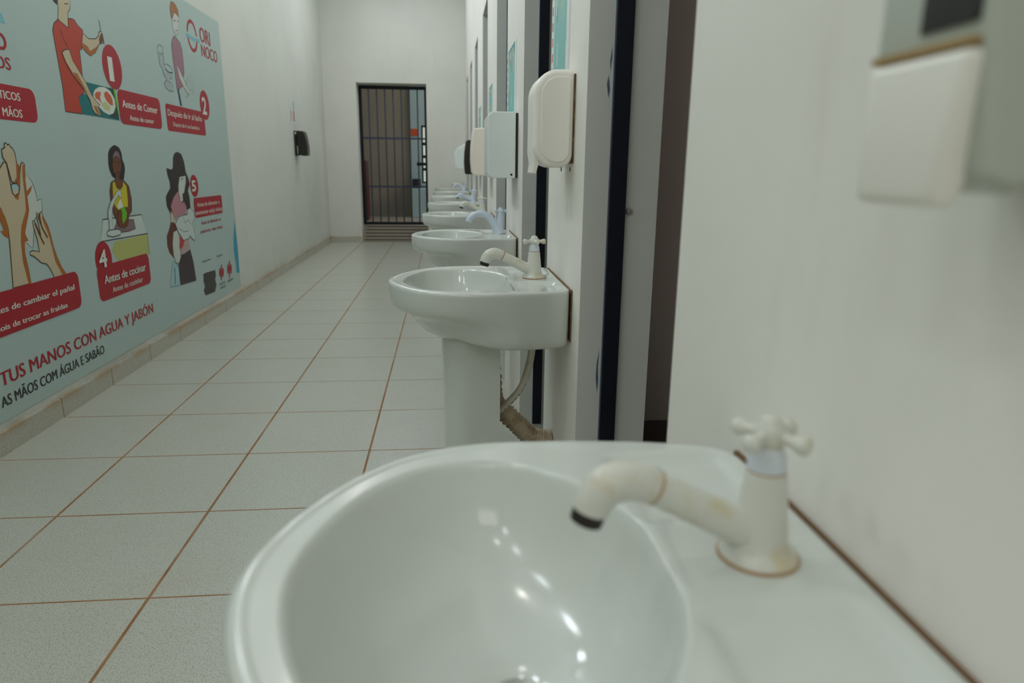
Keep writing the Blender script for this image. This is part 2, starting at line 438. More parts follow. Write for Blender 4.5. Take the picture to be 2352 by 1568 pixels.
def tap_a(parent, ang, x=.222, mt=None):
    mt = mt or M_TAP
    bm = bmesh.new()
    lathe(bm, [(.001,.0005),(.0275,.0005),(.0275,.003),(.0262,.0048),(.0225,.0075),(.0205,.011),(.0192,.018),(.0180,.03),(.0165,.045),(.0150,.058),(.0142,.066),(.0140,.0665),(.001,.0665)], n=40)
    t = link('tap', bm, mt, parent, smooth=True, angle=50); t.location = (x,0,RIM)
    bm = bmesh.new(); lathe(bm, [(.024,.0001),(.0290,.0001),(.0292,.0009),(.0275,.0016),(.0240,.0012)], n=40); link('rust_ring', bm, M_RUST, t, smooth=True)
    bm = bmesh.new(); lathe(bm, [(.001,.0662),(.0132,.0662),(.0132,.0678),(.001,.0678)], n=32); link('joint_ring', bm, M_RUST, t, smooth=True, angle=40)
    bm = bmesh.new(); lathe(bm, [(.001,.0678),(.0135,.0678),(.0134,.072),(.0125,.079),(.0105,.0835),(.009,.086),(.001,.086)], n=32); link('cap', bm, M_CAP, t, smooth=True, angle=50)
    bm = bmesh.new(); make_handle(bm, ang, .094); link('handle', bm, mt, t, smooth=True)
    bm = bmesh.new(); P = catmull([(-.004,0,.018),(-.03,0,.030),(-.058,0,.0445),(-.080,0,.0555)], 6)
    tube(bm, P, lerp_list([.0142,.0134,.0126,.0118], len(P)), 24); link('spout', bm, mt, t, smooth=True)
    bm = bmesh.new(); P = catmull([(-.0795,0,.0553),(-.090,0,.0600),(-.102,0,.0618),(-.114,0,.0580),(-.1215,0,.0490),(-.1245,0,.0405)], 6)
    tube(bm, P, lerp_list([.0124,.0138,.0144,.0144,.0138,.0132], len(P)), 24); link('spout_tip', bm, mt, t, smooth=True, angle=60)
    bm = bmesh.new(); lathe(bm, [(.0100,0),(.0128,0),(.0128,.0016),(.0100,.0016)], (-.82,0,.42), (-.0795,0,.0552), 28); link('spout_ring', bm, M_RUST, t, smooth=True, angle=40)
    bm = bmesh.new(); lathe(bm, [(.001,0),(.0118,0),(.0120,.001),(.0116,.0105),(.001,.0105)], (-.3,0,-1), (-.1245,0,.0418), 24); link('aerator', bm, M_AER, t, smooth=True, angle=40)
    return t
def tap_b(parent, ang, x=.222):
    bm = bmesh.new()
    P = catmull([(.003,0,.0005),(-.004,0,.018),(-.018,0,.044),(-.042,0,.072),(-.072,0,.0855),(-.100,0,.080),(-.120,0,.064),(-.127,0,.050)], 7)
    tube(bm, P, lerp_list([.0285,.0235,.0178,.0145,.0125,.0120,.0122,.0130], len(P)), 28, sq=1)
    P = catmull([(.004,0,.01),(.008,0,.04),(.010,0,.072)], 5); tube(bm, P, lerp_list([.018,.0145,.0130], len(P)), 24)
    t = link('tap', bm, M_TAPB, parent, smooth=True, angle=60); t.location = (x,0,RIM)
    bm = bmesh.new(); lathe(bm, [(.001,.0715),(.0132,.0715),(.0134,.078),(.0118,.088),(.009,.0905),(.001,.0905)], origin=(.010,0,0), n=24); link('cap', bm, M_TAPB, t, smooth=True, angle=50)
    bm = bmesh.new(); make_handle(bm, ang, .098, .019)
    for v in bm.verts: v.co.x += .010
    link('handle', bm, M_TAPB, t, smooth=True)
    return t
basin_me = make_basin_mesh()
bmp = bmesh.new(); make_pedestal(bmp)
bmesh.ops.recalc_face_normals(bmp, faces=bmp.faces)
ped_me = bpy.data.meshes.new('pedestal'); bmp.to_mesh(ped_me); bmp.free(); ped_me.materials.append(M_CER)
for p in ped_me.polygons: p.use_smooth = True
ped_me.set_sharp_from_angle(angle=math.radians(40))
bms = bmesh.new(); bx(bms, .286,-.187,.655, .2885,.187,.7700); bx(bms, .2842,-.19,.7700, .2888,.19,.7775)
seal_me = bpy.data.meshes.new('sealant'); bms.to_mesh(seal_me); bms.free(); seal_me.materials.append(M_SEAL)
bmd = bmesh.new(); lathe(bmd, [(.001,0),(.0205,0),(.021,.0015),(.018,.003),(.014,.0015),(.001,.001)], origin=(CX,0,RIM-.1128), n=32)
drain_me = bpy.data.meshes.new('drain'); bmd.to_mesh(drain_me); bmd.free(); drain_me.materials.append(M_SCREW)
def make_sink(y, label, tap, ang=.2):
    s = empty('pedestal_sink', (0,y,0), label, 'sink', 'pedestal sinks along the right wall')
    for n, me in (('basin',basin_me),('pedestal',ped_me),('sealant',seal_me),('drain',drain_me)):
        o = bpy.data.objects.new(n, me); COL.objects.link(o); o.parent = s
    if tap == 'A': tap_a(s, ang)
    elif tap == 'AB': tap_a(s, ang, mt=M_TAPB)
    elif tap == 'B': tap_b(s, ang)
    return s
def copy_thing(src, y, label):
    r = src.copy(); COL.objects.link(r); r.location.y = y; r['label'] = label
    for ch in list(src.children):
        if ch.name.split('.')[0] in ('water_hose','drain_pipe'): continue
        c = ch.copy(); COL.objects.link(c); c.parent = r
        for gch in list(ch.children):
            d = gch.copy(); COL.objects.link(d); d.parent = c
    return r
s1 = make_sink(.428, 'white ceramic pedestal sink nearest the camera, filling the bottom of the photo', 'A', .62)
s2 = make_sink(1.735, 'second white pedestal sink from the camera, with rust edged white tap and hose below', 'A', .12)
s3 = make_sink(2.96, 'third white pedestal sink, the one with the arched pale blue swan neck tap', 'B', .1)
s4 = copy_thing(s2, 4.31, 'fourth white pedestal sink, with a straight sloping white tap, behind the arched tap')
s5 = make_sink(5.70, 'fifth white pedestal sink, with a sloping pale blue tap', 'AB', .3)
s6 = make_sink(7.08, 'sixth white pedestal sink, with no tap and a rusty stain on its rear edge', None)
bm = bmesh.new(); lathe(bm, [(.001,.0004),(.016,.0004),(.015,.002),(.009,.0025),(.001,.0015)], origin=(.222,0,RIM), n=20); link('rust_stain', bm, M_RUST, s6, smooth=True)
s7 = copy_thing(s3, 8.46, 'seventh white pedestal sink, next to last, with a pale blue tap')
s8 = copy_thing(s4, 9.84, 'last white pedestal sink, at the far wall beside the barred gate')
# water hose and corrugated drain pipe under the second sink
bm = bmesh.new()
HP = catmull([(.222,.012,.66),(.223,.015,.60),(.217,.02,.545),(.196,.02,.48),(.160,.02,.435),(.122,.02,.402),(.085,.02,.385)], 8)
tube(bm, HP, .0098, 14); hose = link('water_hose', bm, M_HOSE, s2, smooth=True)
bm = bmesh.new()
for k in range(22, 44, 2):
    a, b = Vector(HP[k]), Vector(HP[k+1])
    o_ = Vector((.004,-.0092,-.003)); a += o_; b = a+(b-Vector(HP[k]))*.8 if False else b+o_
    u_ = Vector((0,0,.0012)); bm.faces.new([bm.verts.new(p) for p in (a-u_, b-u_, b+u_, a+u_)])
link('printed_marks', bm, M_HOSEPRINT, hose)
bm = bmesh.new()
P = catmull([(.105,.05,.60),(.118,.05,.50),(.125,.06,.43),(.155,.06,.395),(.195,.06,.355),(.225,.06,.325),(.262,.06,.312),(.288,.06,.312)], 14)
rr = [.026+.0028*math.sin(i*1.9) for i in range(len(P))]
tube(bm, P, rr, 20); link('drain_pipe', bm, M_DRAIN, s2, smooth=True)

# ------------------------------------------------------------ wall dispensers
def side_profile(parent, name, pts, y0, y1, m, bevel=.01, seg=4):
    """pts in (x, z) of the side outline, extruded across the dispenser's width"""
    bm = bmesh.new()
    a = [bm.verts.new((x,y0,z)) for x, z in pts]; b = [bm.verts.new((x,y1,z)) for x, z in pts]
    bm.faces.new(a); bm.faces.new(list(reversed(b))); n = len(pts)
    for i in range(n): bm.faces.new((a[i], b[i], b[(i+1)%n], a[(i+1)%n]))
    o = link(name, bm, m, parent, smooth=True, angle=38)
    if bevel:
        md = o.modifiers.new('bevel','BEVEL'); md.width = bevel; md.segments = seg; md.limit_method = 'ANGLE'; md.angle_limit = math.radians(50); md.harden_normals = True
    return o
def round_rect(x0, z0, x1, z1, r, n=6):
    """r: corner radii in order (x0z0, x1z0, x1z1, x0z1)"""
    out = []
    for (cx, cz, a0), q in zip(((x0,z0,180),(x1,z0,270),(x1,z1,0),(x0,z1,90)), r):
        if q == 0: out.append((cx,cz)); continue
        ox = cx+q if cx == x0 else cx-q; oz = cz+q if cz == z0 else cz-q
        for k in range(n+1):
            a = math.radians(a0+90*k/n); out.append((ox+q*math.cos(a), oz+q*math.sin(a)))
    return out
GD = 'dispensers mounted on the right wall piers'
# nearest, out of focus
d = empty('soap_dispenser', (XR,.31,1.17), 'blurred white dispenser at the top right corner with a yellowed seam and dark slot', 'dispenser', GD)
W = lambda x, y, z: (x-XR, y-.31, z-1.17)
body = side_profile(d, 'body', [(x-XR,z-1.17) for x, z in ((XR-.0005,1.052),(.262,1.050),(.236,1.040),(.222,1.045),(.214,1.106),(.214,1.30),(.224,1.32),(XR-.0005,1.32))], -.038, .040, M_DISPG, .006)
pc = side_profile(d, 'push_cover', [(x-XR,z-1.17) for x, z in ((.222,1.033),(.211,1.034),(.208,1.040),(.2085,1.098),(.214,1.0985),(.226,1.0985),(.226,1.045))], -.034, .034, M_DISP, .004)
for v in pc.data.vertices:
    if v.co.y < 0 and v.co.z+1.17 < 1.06: v.co.y += .011
boxes('yellowed_seam', [(*W(.2095,.277,1.0990), *W(.2145,.343,1.1025))], mat('yellowed_plastic', (.34,.22,.08), .6), d)
boxes('slot', [(*W(.2125,.279,1.1085), *W(.2142,.314,1.125))], M_BLACK, d)
# second sink: rounded soap dispenser with lever
d = empty('soap_dispenser', (XR,1.645,1.155), 'rounded white soap dispenser with a lever, above the second sink', 'dispenser', GD)
side_profile(d, 'cover', [(x-XR+.0,z-1.155) for x, z in round_rect(.196,1.052,XR-.0022,1.262,(.052,.030,.012,.055),10)], -.062, .062, M_DISP, .012, 5)
side_profile(d, 'side_panel', [(x-XR,z-1.155) for x, z in round_rect(.212,1.064,XR-.012,1.246,(.036,.024,.010,.040),10)], -.0655, -.061, M_DISP, .002, 2)
boxes('back_plate', [(-.0024,-.060,-.093, -.0003,.060,.098)], M_SEAL, d)
side_profile(d, 'lever', [(x-XR,z-1.155) for x, z in ((.197,1.125),(.203,1.124),(.207,1.08),(.212,1.062),(.205,1.038),(.196,1.040),(.199,1.062),(.1945,1.09))], -.045, .045, M_DISP, .002, 2)
boxes('fixing_screw', [(-.030,-.0672,-.1105, -.028,-.0640,-.1015),(-.010,-.0672,-.1105,-.008,-.0640,-.1015)], M_BLACK, d)
# third: boxy paper towel dispenser
d = empty('towel_dispenser', (XR,2.95,1.14), 'boxy bluish white towel dispenser with rounded front corners, above the arched tap sink', 'dispenser', GD)
side_profile(d, 'cover', [(x-XR,z-1.14) for x, z in round_rect(.168,1.012,XR-.010,1.266,(.024,.006,.004,.026),8)], -.13, .13, M_DISPB, .010, 4)
boxes('back_plate', [(-.010,-.126,-.126, -.0003,.126,.122)], M_BLACK, d)
bm = bmesh.new(); lathe(bm, [(.0008,0),(.0045,0),(.0045,.0016),(.0008,.0016)], (0,-1,0), (-.026,-.1295,-.114), 16); link('lock', bm, M_BLACK, d)
# fourth: cream tapered
d = empty('towel_dispenser', (XR,4.44,1.14), 'cream coloured tapered towel dispenser with a yellowed lower corner, above the fourth sink', 'dispenser', GD)
side_profile(d, 'cover', [(x-XR,z-1.14) for x, z in ((XR-.004,1.008),(.200,1.006),(.172,1.010),(.163,1.03),(.158,1.10),(.160,1.18),(.170,1.272),(.176,1.283),(XR-.004,1.29))], -.13, .13, M_DISPW, .007, 3)
boxes('back_plate', [(-.004,-.126,-.126, -.0003,.126,.122)], M_SEAL, d)
# fifth: black
d = empty('towel_dispenser', (XR,5.86,1.14), 'black glossy towel dispenser on the right wall piers', 'dispenser', GD)
side_profile(d, 'cover', [(x-XR,z-1.14) for x, z in ((XR-.004,1.0),(.185,1.003),(.168,1.0),(.160,1.015),(.154,1.10),(.158,1.18),(.170,1.262),(.180,1.270),(XR-.004,1.27))], -.13, .13, M_BLACK, .008, 3)
boxes('back_plate', [(-.004,-.126,-.126, -.0003,.126,.122)], M_BLACK, d)
# sixth and seventh: pale grey with slanted tops
for y, lb in ((7.24,'pale grey slant topped dispenser just beyond the black one'),(8.5,'farthest pale grey dispenser on the right wall')):
    d = empty('soap_dispenser', (XR,y,1.14), lb, 'dispenser', GD)
    side_profile(d, 'cover', [(x-XR,z-1.14) for x, z in ((XR-.004,1.04),(.150,1.04),(.118,1.045),(.112,1.07),(.112,1.225),(.125,1.245),(.20,1.29),(XR-.004,1.30))], -.075, .075, M_DISPB, .008, 3)
    boxes('window', [(.1105-XR,-.05,-.05, .1135-XR,.05,.06)], M_SMOKE, d)
    boxes('back_plate', [(-.004,-.07,-.09, -.0003,.07,.14)], M_SMOKE, d)
# left wall black dispenser
d = empty('soap_dispenser', (XL,8.12,1.30), 'black soap dispenser alone on the left wall near the far corner', 'dispenser')
side_profile(d, 'cover', [(x-XL,z-1.30) for x, z in ((XL+.03,1.175),(XL+.10,1.163),(XL+.135,1.172),(XL+.138,1.26),(XL+.125,1.36),(XL+.108,1.42),(XL+.095,1.428),(XL+.03,1.432))], -.075, .075, M_BLACK, .010, 4)
side_profile(d, 'back_plate', [(x-XL,z-1.30) for x, z in ((XL+.0005,1.165),(XL+.022,1.165),(XL+.022,1.43),(XL+.0005,1.43))], -.075, .075, M_BLACK, .003, 2)
boxes('fill_gauge', [(.030,-.0768,-.115, .035,-.0745,-.03)], M_SMOKE, d)
boxes('latch', [(.012,-.0768,.095,.026,-.0745,.115)], M_SMOKE, d)

# ------------------------------------------------------------ black bin in the first cubicle
b = empty('waste_bin', (.588,1.672,0), 'black round bin, its rim just visible in the dark doorway behind the nearest sink', 'bin')
bm = bmesh.new(); lathe(bm, [(.001,.0),(.095,.0),(.10,.01),(.125,.40),(.128,.408),(.124,.412),(.118,.40),(.094,.015),(.001,.012)], n=40); link('bucket', bm, M_BLACK, b, smooth=True, angle=40)
b.scale = (1,1,.845)
bm = bmesh.new(); lathe(bm, [(.001,.412),(.130,.412),(.132,.417),(.128,.424),(.06,.430),(.001,.431)], n=40); link('lid', bm, M_BLACK, b, smooth=True, angle=40)

# ------------------------------------------------------------ teal notices on the piers and the sticker
T_TEAL = mat('teal_print', (.20,.50,.47), .45); T_WHITE = mat('white_print', (.72,.76,.74), .45); T_DTEAL = mat('dark_teal_print', (.04,.28,.26), .45)
T_RED = mat('red_print', (.55,.10,.10), .5); T_YEL = mat('yellow_print', (.70,.55,.20), .5); T_GREY = mat('grey_print', (.25,.25,.25), .5)
def notice(y0, y1, z0, z1, label, seed, lighter=False):
    o = bmesh.new(); bx(o, XR-.0022,y0,z0, XR-.0002,y1,z1, 1)
    rnd = random.Random(seed); L = y1-y0; Hh = z1-z0
    def q(a, b, c, d, mi, lay): bx(o, XR-.0022-.0004*lay, y0+L*(1-c), z0+Hh*b, XR-.0022, y0+L*(1-a), z0+Hh*d, mi)   # a..c run from the far edge
    q(.16,.0,.86,1.0,0,1); q(.16,.86,.86,1.0,2,1.5); q(.86,.03,.97,.25,1,1.2)
    for k in range(7): q(.05,.06+k*.13,.10,.06+k*.13+.07,3,1)
    for k in range(9):
        a = .2+.58*rnd.random(); b_ = .1+.7*rnd.random(); hh = .08+.12*rnd.random(); q(a, b_, a+.03, b_+hh, (3,4,1)[k%3], 2)
    for k in range(4): q(.25+k*.14,.84,.31+k*.14,.95,(4,1)[k%2],2.2)
    ob = link('wall_notice', o, [T_TEAL,T_WHITE,T_DTEAL,T_RED,T_YEL,T_GREY]); tag(ob, label, 'notice', 'teal notices on the piers')
notice(1.685,1.955,1.268,1.56, 'teal and white printed notice above the rounded soap dispenser', 3)
notice(2.92,3.33,1.275,1.55, 'teal printed notice above the boxy bluish white towel dispenser', 5)
notice(4.32,4.72,1.30,1.545, 'faded teal notice above the cream coloured dispenser', 9)
notice(5.72,6.1,1.29,1.53, 'small teal notice above the black dispenser on the right', 12)
bm = bmesh.new(); bx(bm, XL+.0002,7.92,1.50, XL+.0015,8.16,1.75, 0); bx(bm, XL+.0015,8.09,1.65,XL+.002,8.15,1.745,1); bx(bm, XL+.0015,8.08,1.53,XL+.002,8.14,1.64,2); bx(bm,XL+.0015,7.95,1.53,XL+.002,7.99,1.63,3)
tag(link('wall_sticker', bm, [mat('sticker_white',(.68,.70,.66),.5), mat('sticker_blue',(.25,.50,.62),.5), mat('sticker_red',(.55,.12,.12),.5), mat('sticker_pink',(.6,.3,.28),.5)]), 'small faded white sticker with blue and red print above the black left dispenser', 'sticker')

# ------------------------------------------------------------ handwashing banner on the left wall
PAL = dict(base=(.455,.575,.56), skin=(.60,.50,.34), ink=(.03,.025,.025), hair=(.018,.010,.012), red_shirt=(.50,.045,.02), shade=(.42,.13,.02), darkskin=(.13,.04,.02),
 grey=(.22,.26,.27), teal=(.0,.17,.18), darkgreen=(.008,.05,.04), green=(.13,.50,.02), white=(.72,.74,.68), food=(.62,.12,.04), veg=(.55,.58,.30), crimson=(.40,.008,.022),
 sky=(.20,.50,.60), orange=(.40,.15,.035), paper=(.60,.64,.60), brown=(.16,.06,.02), mauve=(.35,.18,.24), plum=(.12,.05,.08), navy=(.02,.05,.12), ltgrey=(.40,.47,.50),
 cyanlt=(.36,.58,.64), paper2=(.58,.66,.64), yellow2=(.48,.50,.16), mauvegrey=(.22,.16,.18), brownskin=(.17,.05,.015), yellow=(.60,.52,.02), hair2=(.030,.018,.016),
 hair3=(.13,.03,.015), pinkshirt=(.50,.22,.26), pinklt=(.50,.38,.36), redbib=(.50,.05,.04), skirt=(.045,.025,.035), patch=(.045,.035,.03), cyan=(.02,.32,.48))
names = list(PAL); BM = []
for n in names:
    r_ = mat('print_'+n, PAL[n], .42, spec=.35)
    if n == 'base':
        t = NT(r_); pos, xyz = t.coord()
        c = t.mix(t.math('MULTIPLY', t.ramp(t.noise(pos, 3, 5), .5, .8), .15), PAL[n], (.40,.46,.43)); t.base(c)
    BM.append(r_)
ART = [
 ('P','skin',1,[(3.376,1.739),(3.377,1.698),(3.357,1.642),(3.401,1.639),(3.438,1.628),(3.446,1.666),(3.452,1.694),(3.476,1.714),(3.492,1.765)]),
 ('L','ink',1.5,[(3.376,1.739),(3.377,1.698),(3.357,1.642),(3.401,1.639),(3.438,1.628),(3.446,1.666),(3.452,1.694),(3.476,1.714),(3.492,1.765),(3.376,1.739)],0.004),
 ('P','hair',2,[(3.321,1.728),(3.34,1.721),(3.355,1.713),(3.374,1.709),(3.387,1.742)]),
 ('L','ink',3,[(3.432,1.725),(3.453,1.731),(3.464,1.732)],0.004),
 ('P','red_shirt',2,[(3.364,1.652),(3.323,1.627),(3.304,1.597),(3.311,1.506),(3.321,1.382),(3.317,1.271),(3.459,1.271),(3.45,1.345),(3.499,1.364),(3.508,1.432),(3.513,1.555),(3.529,1.553),(3.55,1.58),(3.567,1.644),(3.526,1.656),(3.503,1.674),(3.479,1.675),(3.45,1.671),(3.441,1.63),(3.409,1.636),(3.376,1.645)]),
 ('L','ink',2.5,[(3.364,1.652),(3.323,1.627),(3.304,1.597),(3.311,1.506),(3.321,1.382),(3.317,1.271),(3.459,1.271),(3.45,1.345),(3.499,1.364),(3.508,1.432),(3.513,1.555),(3.529,1.553),(3.55,1.58),(3.567,1.644),(3.526,1.656),(3.503,1.674),(3.479,1.675),(3.45,1.671),(3.441,1.63),(3.409,1.636),(3.376,1.645),(3.364,1.652)],0.004),
 ('P','skin',3,[(3.563,1.63),(3.615,1.615),(3.681,1.626),(3.719,1.647),(3.723,1.663),(3.748,1.672),(3.759,1.664),(3.763,1.624),(3.708,1.606),(3.664,1.564),(3.61,1.54),(3.567,1.554),(3.536,1.569)]),
 ('L','ink',3.5,[(3.563,1.63),(3.615,1.615),(3.681,1.626),(3.719,1.647),(3.723,1.663),(3.748,1.672),(3.759,1.664),(3.763,1.624),(3.708,1.606),(3.664,1.564),(3.61,1.54),(3.567,1.554),(3.536,1.569),(3.563,1.63)],0.004),
 ('P','shade',4,[(3.542,1.588),(3.594,1.578),(3.61,1.561),(3.682,1.592),(3.702,1.605),(3.664,1.564),(3.61,1.54),(3.567,1.554),(3.536,1.569)]),
 ('P','darkskin',4,[(3.746,1.664),(3.761,1.659),(3.767,1.613),(3.752,1.625),(3.714,1.609),(3.715,1.631)]),
 ('L','grey',4,[(3.739,1.72),(3.746,1.696),(3.745,1.669)],0.006),
 ('L','ink',3,[(3.365,1.608),(3.39,1.568),(3.412,1.549)],0.004),
 ('P','teal',3,[(3.534,1.417),(3.802,1.415),(3.821,1.311),(3.83,1.266),(3.459,1.271),(3.445,1.339),(3.494,1.361),(3.543,1.358)]),
 ('P','darkgreen',4,[(3.744,1.416),(3.808,1.415),(3.824,1.269),(3.722,1.277),(3.796,1.309),(3.811,1.363)]),
 ('P','green',5,[(3.799,1.415),(3.821,1.414),(3.834,1.28),(3.825,1.293),(3.808,1.352)]),
 ('P','white',4,[(3.589,1.373),(3.61,1.392),(3.652,1.408),(3.709,1.413),(3.768,1.401),(3.8,1.367),(3.804,1.331),(3.769,1.296),(3.719,1.286),(3.665,1.297),(3.617,1.321),(3.582,1.347)]),
 ('P','food',5,[(3.598,1.369),(3.624,1.384),(3.666,1.386),(3.649,1.359),(3.659,1.334),(3.635,1.347),(3.604,1.352)]),
 ('P','food',5,[(3.696,1.386),(3.727,1.396),(3.763,1.38),(3.778,1.36),(3.775,1.334),(3.75,1.334),(3.714,1.349),(3.696,1.368)]),
 ('P','veg',5,[(3.653,1.334),(3.701,1.346),(3.748,1.326),(3.73,1.304),(3.68,1.308)]),
 ('P','skin',6,[(3.354,1.517),(3.385,1.533),(3.418,1.538),(3.435,1.497),(3.481,1.457),(3.529,1.415),(3.558,1.375),(3.583,1.352),(3.64,1.325),(3.614,1.318),(3.634,1.276),(3.605,1.277),(3.58,1.283),(3.558,1.301),(3.548,1.339),(3.5,1.383),(3.426,1.431),(3.375,1.48)]),
 ('L','ink',6.5,[(3.354,1.517),(3.385,1.533),(3.418,1.538),(3.435,1.497),(3.481,1.457),(3.529,1.415),(3.558,1.375),(3.583,1.352),(3.64,1.325),(3.614,1.318),(3.634,1.276),(3.605,1.277),(3.58,1.283),(3.558,1.301),(3.548,1.339),(3.5,1.383),(3.426,1.431),(3.375,1.48),(3.354,1.517)],0.004),
 ('P','shade',7,[(3.421,1.447),(3.462,1.443),(3.504,1.398),(3.553,1.354),(3.505,1.384),(3.438,1.423)]),
 ('P','shade',7,[(3.573,1.317),(3.605,1.314),(3.626,1.276),(3.592,1.288)]),
 ('C','crimson',2,(3.8225,1.518),(0.1025,0.105),None),
 ('T','white',4,'1',(3.777,1.453),(3.827,1.455),0.114,None,1),
 ('R','crimson',3,(3.841,1.2515,4.376,1.421),0.035),
 ('T','white',4,'Antes de Comer',(3.884,1.338),(4.328,1.333),0.039,None,1),
 ('T','white',4,'Antes de comer',(3.953,1.274),(4.259,1.278),0.027,None,1),
 ('C','crimson',2,(5.163,1.452),(0.095,0.097),None),
 ('T','white',4,'2',(5.108,1.391),(5.195,1.394),0.114,None,1),
 ('R','crimson',3,(4.4565,1.2485,5.132,1.404),0.02),
 ('T','white',4,'Después de ir al baño',(4.482,1.339),(5.075,1.337),0.038,None,0),
 ('T','white',4,'Depois de ir ao banheiro',(4.552,1.282),(5.01,1.279),0.025,None,0),
 ('C','crimson',2,(5.0425,1.873),(0.0945,0.1),0.78),
 ('L','sky',3,[(4.929,1.862),(4.992,1.863),(5.051,1.857),(5.18,1.864)],0.02),
 ('T','crimson',3,'ORI',(5.195,1.863),(5.405,1.871),0.099,None,1),
 ('T','crimson',3,'NOCO',(5.201,1.771),(5.536,1.777),0.081,None,1),
 ('T','crimson',3,'O',(2.883,1.457),(2.959,1.467),0.062,None,1),
 ('T','crimson',3,'OS',(2.871,1.39),(2.962,1.396),0.047,None,1),
 ('P','sky',2,[(2.93,1.595),(2.956,1.592),(2.964,1.578),(2.971,1.559),(2.954,1.559),(2.92,1.559)]),
 ('R','crimson',2,(2.4745,1.2085,3.0955,1.3375),0.035),
 ('T','white',4,'TICOS',(2.857,1.284),(2.991,1.285),0.031,None,1),
 ('T','white',4,'MÃOS',(2.865,1.222),(2.988,1.222),0.032,None,1),
 ('P','orange',3,[(4.721,2.012),(4.757,2.015),(4.797,2.006),(4.827,1.982),(4.826,1.944),(4.79,1.954),(4.755,1.957),(4.724,1.926),(4.699,1.911),(4.69,1.954),(4.699,1.986)]),
 ('L','ink',3.5,[(4.721,2.012),(4.757,2.015),(4.797,2.006),(4.827,1.982),(4.826,1.944),(4.79,1.954),(4.755,1.957),(4.724,1.926),(4.699,1.911),(4.69,1.954),(4.699,1.986),(4.721,2.012)],0.003),
 ('P','paper',2,[(4.721,1.928),(4.755,1.957),(4.79,1.954),(4.826,1.944),(4.802,1.87),(4.76,1.827),(4.741,1.834),(4.709,1.848),(4.705,1.892)]),
 ('L','brown',2.5,[(4.721,1.928),(4.755,1.957),(4.79,1.954),(4.826,1.944),(4.802,1.87),(4.76,1.827),(4.741,1.834),(4.709,1.848),(4.705,1.892),(4.721,1.928)],0.003),
 ('L','ink',3,[(4.74,1.907),(4.764,1.914)],0.006),
 ('L','ink',3,[(4.79,1.914),(4.808,1.917)],0.006),
 ('L','ink',3,[(4.747,1.855),(4.776,1.858)],0.005),
 ('P','mauve',2,[(4.722,1.82),(4.762,1.807),(4.808,1.789),(4.829,1.755),(4.83,1.682),(4.826,1.613),(4.775,1.57),(4.781,1.536),(4.73,1.518),(4.704,1.504),(4.67,1.511),(4.669,1.583),(4.655,1.683),(4.655,1.759),(4.688,1.799)]),
 ('L','plum',2.5,[(4.722,1.82),(4.762,1.807),(4.808,1.789),(4.829,1.755),(4.83,1.682),(4.826,1.613),(4.775,1.57),(4.781,1.536),(4.73,1.518),(4.704,1.504),(4.67,1.511),(4.669,1.583),(4.655,1.683),(4.655,1.759),(4.688,1.799),(4.722,1.82)],0.004),
 ('P','paper',3,[(4.708,1.645),(4.735,1.638),(4.783,1.597),(4.845,1.546),(4.904,1.503),(4.861,1.493),(4.781,1.536),(4.732,1.575)]),
 ('L','brown',3.5,[(4.708,1.645),(4.735,1.638),(4.783,1.597),(4.845,1.546),(4.904,1.503),(4.861,1.493),(4.781,1.536),(4.732,1.575),(4.708,1.645)],0.004),
 ('L','grey',3,[(4.829,1.544),(4.895,1.611),(4.899,1.568),(4.957,1.629),(4.927,1.555),(4.988,1.595),(4.961,1.531)],0.003),
 ('L','grey',3,[(4.794,1.476),(4.824,1.471),(4.878,1.495)],0.003),
 ('L','grey',3,[(4.904,1.531),(4.982,1.517),(4.927,1.497)],0.003),
 ('P','navy',2,[(4.674,1.512),(4.704,1.504),(4.732,1.41),(4.699,1.41)]),
 ('L','grey',3,[(4.428,1.708),(4.459,1.727),(4.51,1.723),(4.507,1.691),(4.476,1.674),(4.428,1.684),(4.428,1.708)],0.006),
 ('L','grey',3,[(4.438,1.673),(4.434,1.618),(4.468,1.6)],0.006),
 ('L','grey',3,[(4.51,1.687),(4.501,1.622)],0.006),
 ('L','grey',3,[(4.474,1.599),(4.479,1.57),(4.513,1.549)],0.006),
 ('L','grey',3,[(4.508,1.623),(4.544,1.634),(4.603,1.626),(4.632,1.604),(4.621,1.592),(4.552,1.591),(4.51,1.608),(4.508,1.623)],0.006),
 ('L','grey',3,[(4.521,1.6),(4.565,1.586),(4.629,1.593),(4.605,1.56),(4.568,1.551)],0.006),
 ('L','grey',3,[(4.519,1.545),(4.48,1.516),(4.491,1.495),(4.548,1.481),(4.613,1.487)],0.006),
 ('L','grey',3,[(4.517,1.54),(4.584,1.532),(4.615,1.51)],0.006),
 ('P','ltgrey',2,[(4.433,1.68),(4.492,1.684),(4.489,1.605),(4.511,1.589),(4.613,1.586),(4.604,1.555),(4.519,1.545),(4.477,1.584),(4.433,1.613)]),
 ('P','ltgrey',2,[(4.519,1.545),(4.48,1.516),(4.491,1.495),(4.549,1.483),(4.606,1.489),(4.615,1.51),(4.584,1.532)]),
 ('P','paper',1,[(2.948,1.014),(2.981,0.983),(2.995,0.953),(3.001,0.918),(2.997,0.905),(3.032,0.91),(3.024,0.863),(2.962,0.832),(2.92,0.721),(2.876,0.752),(2.911,0.879)]),
 ('L','ink',1.5,[(2.948,1.014),(2.981,0.983),(2.995,0.953),(3.001,0.918),(2.997,0.905),(3.032,0.91),(3.024,0.863),(2.962,0.832),(2.92,0.721),(2.876,0.752),(2.911,0.879),(2.948,1.014)],0.003),
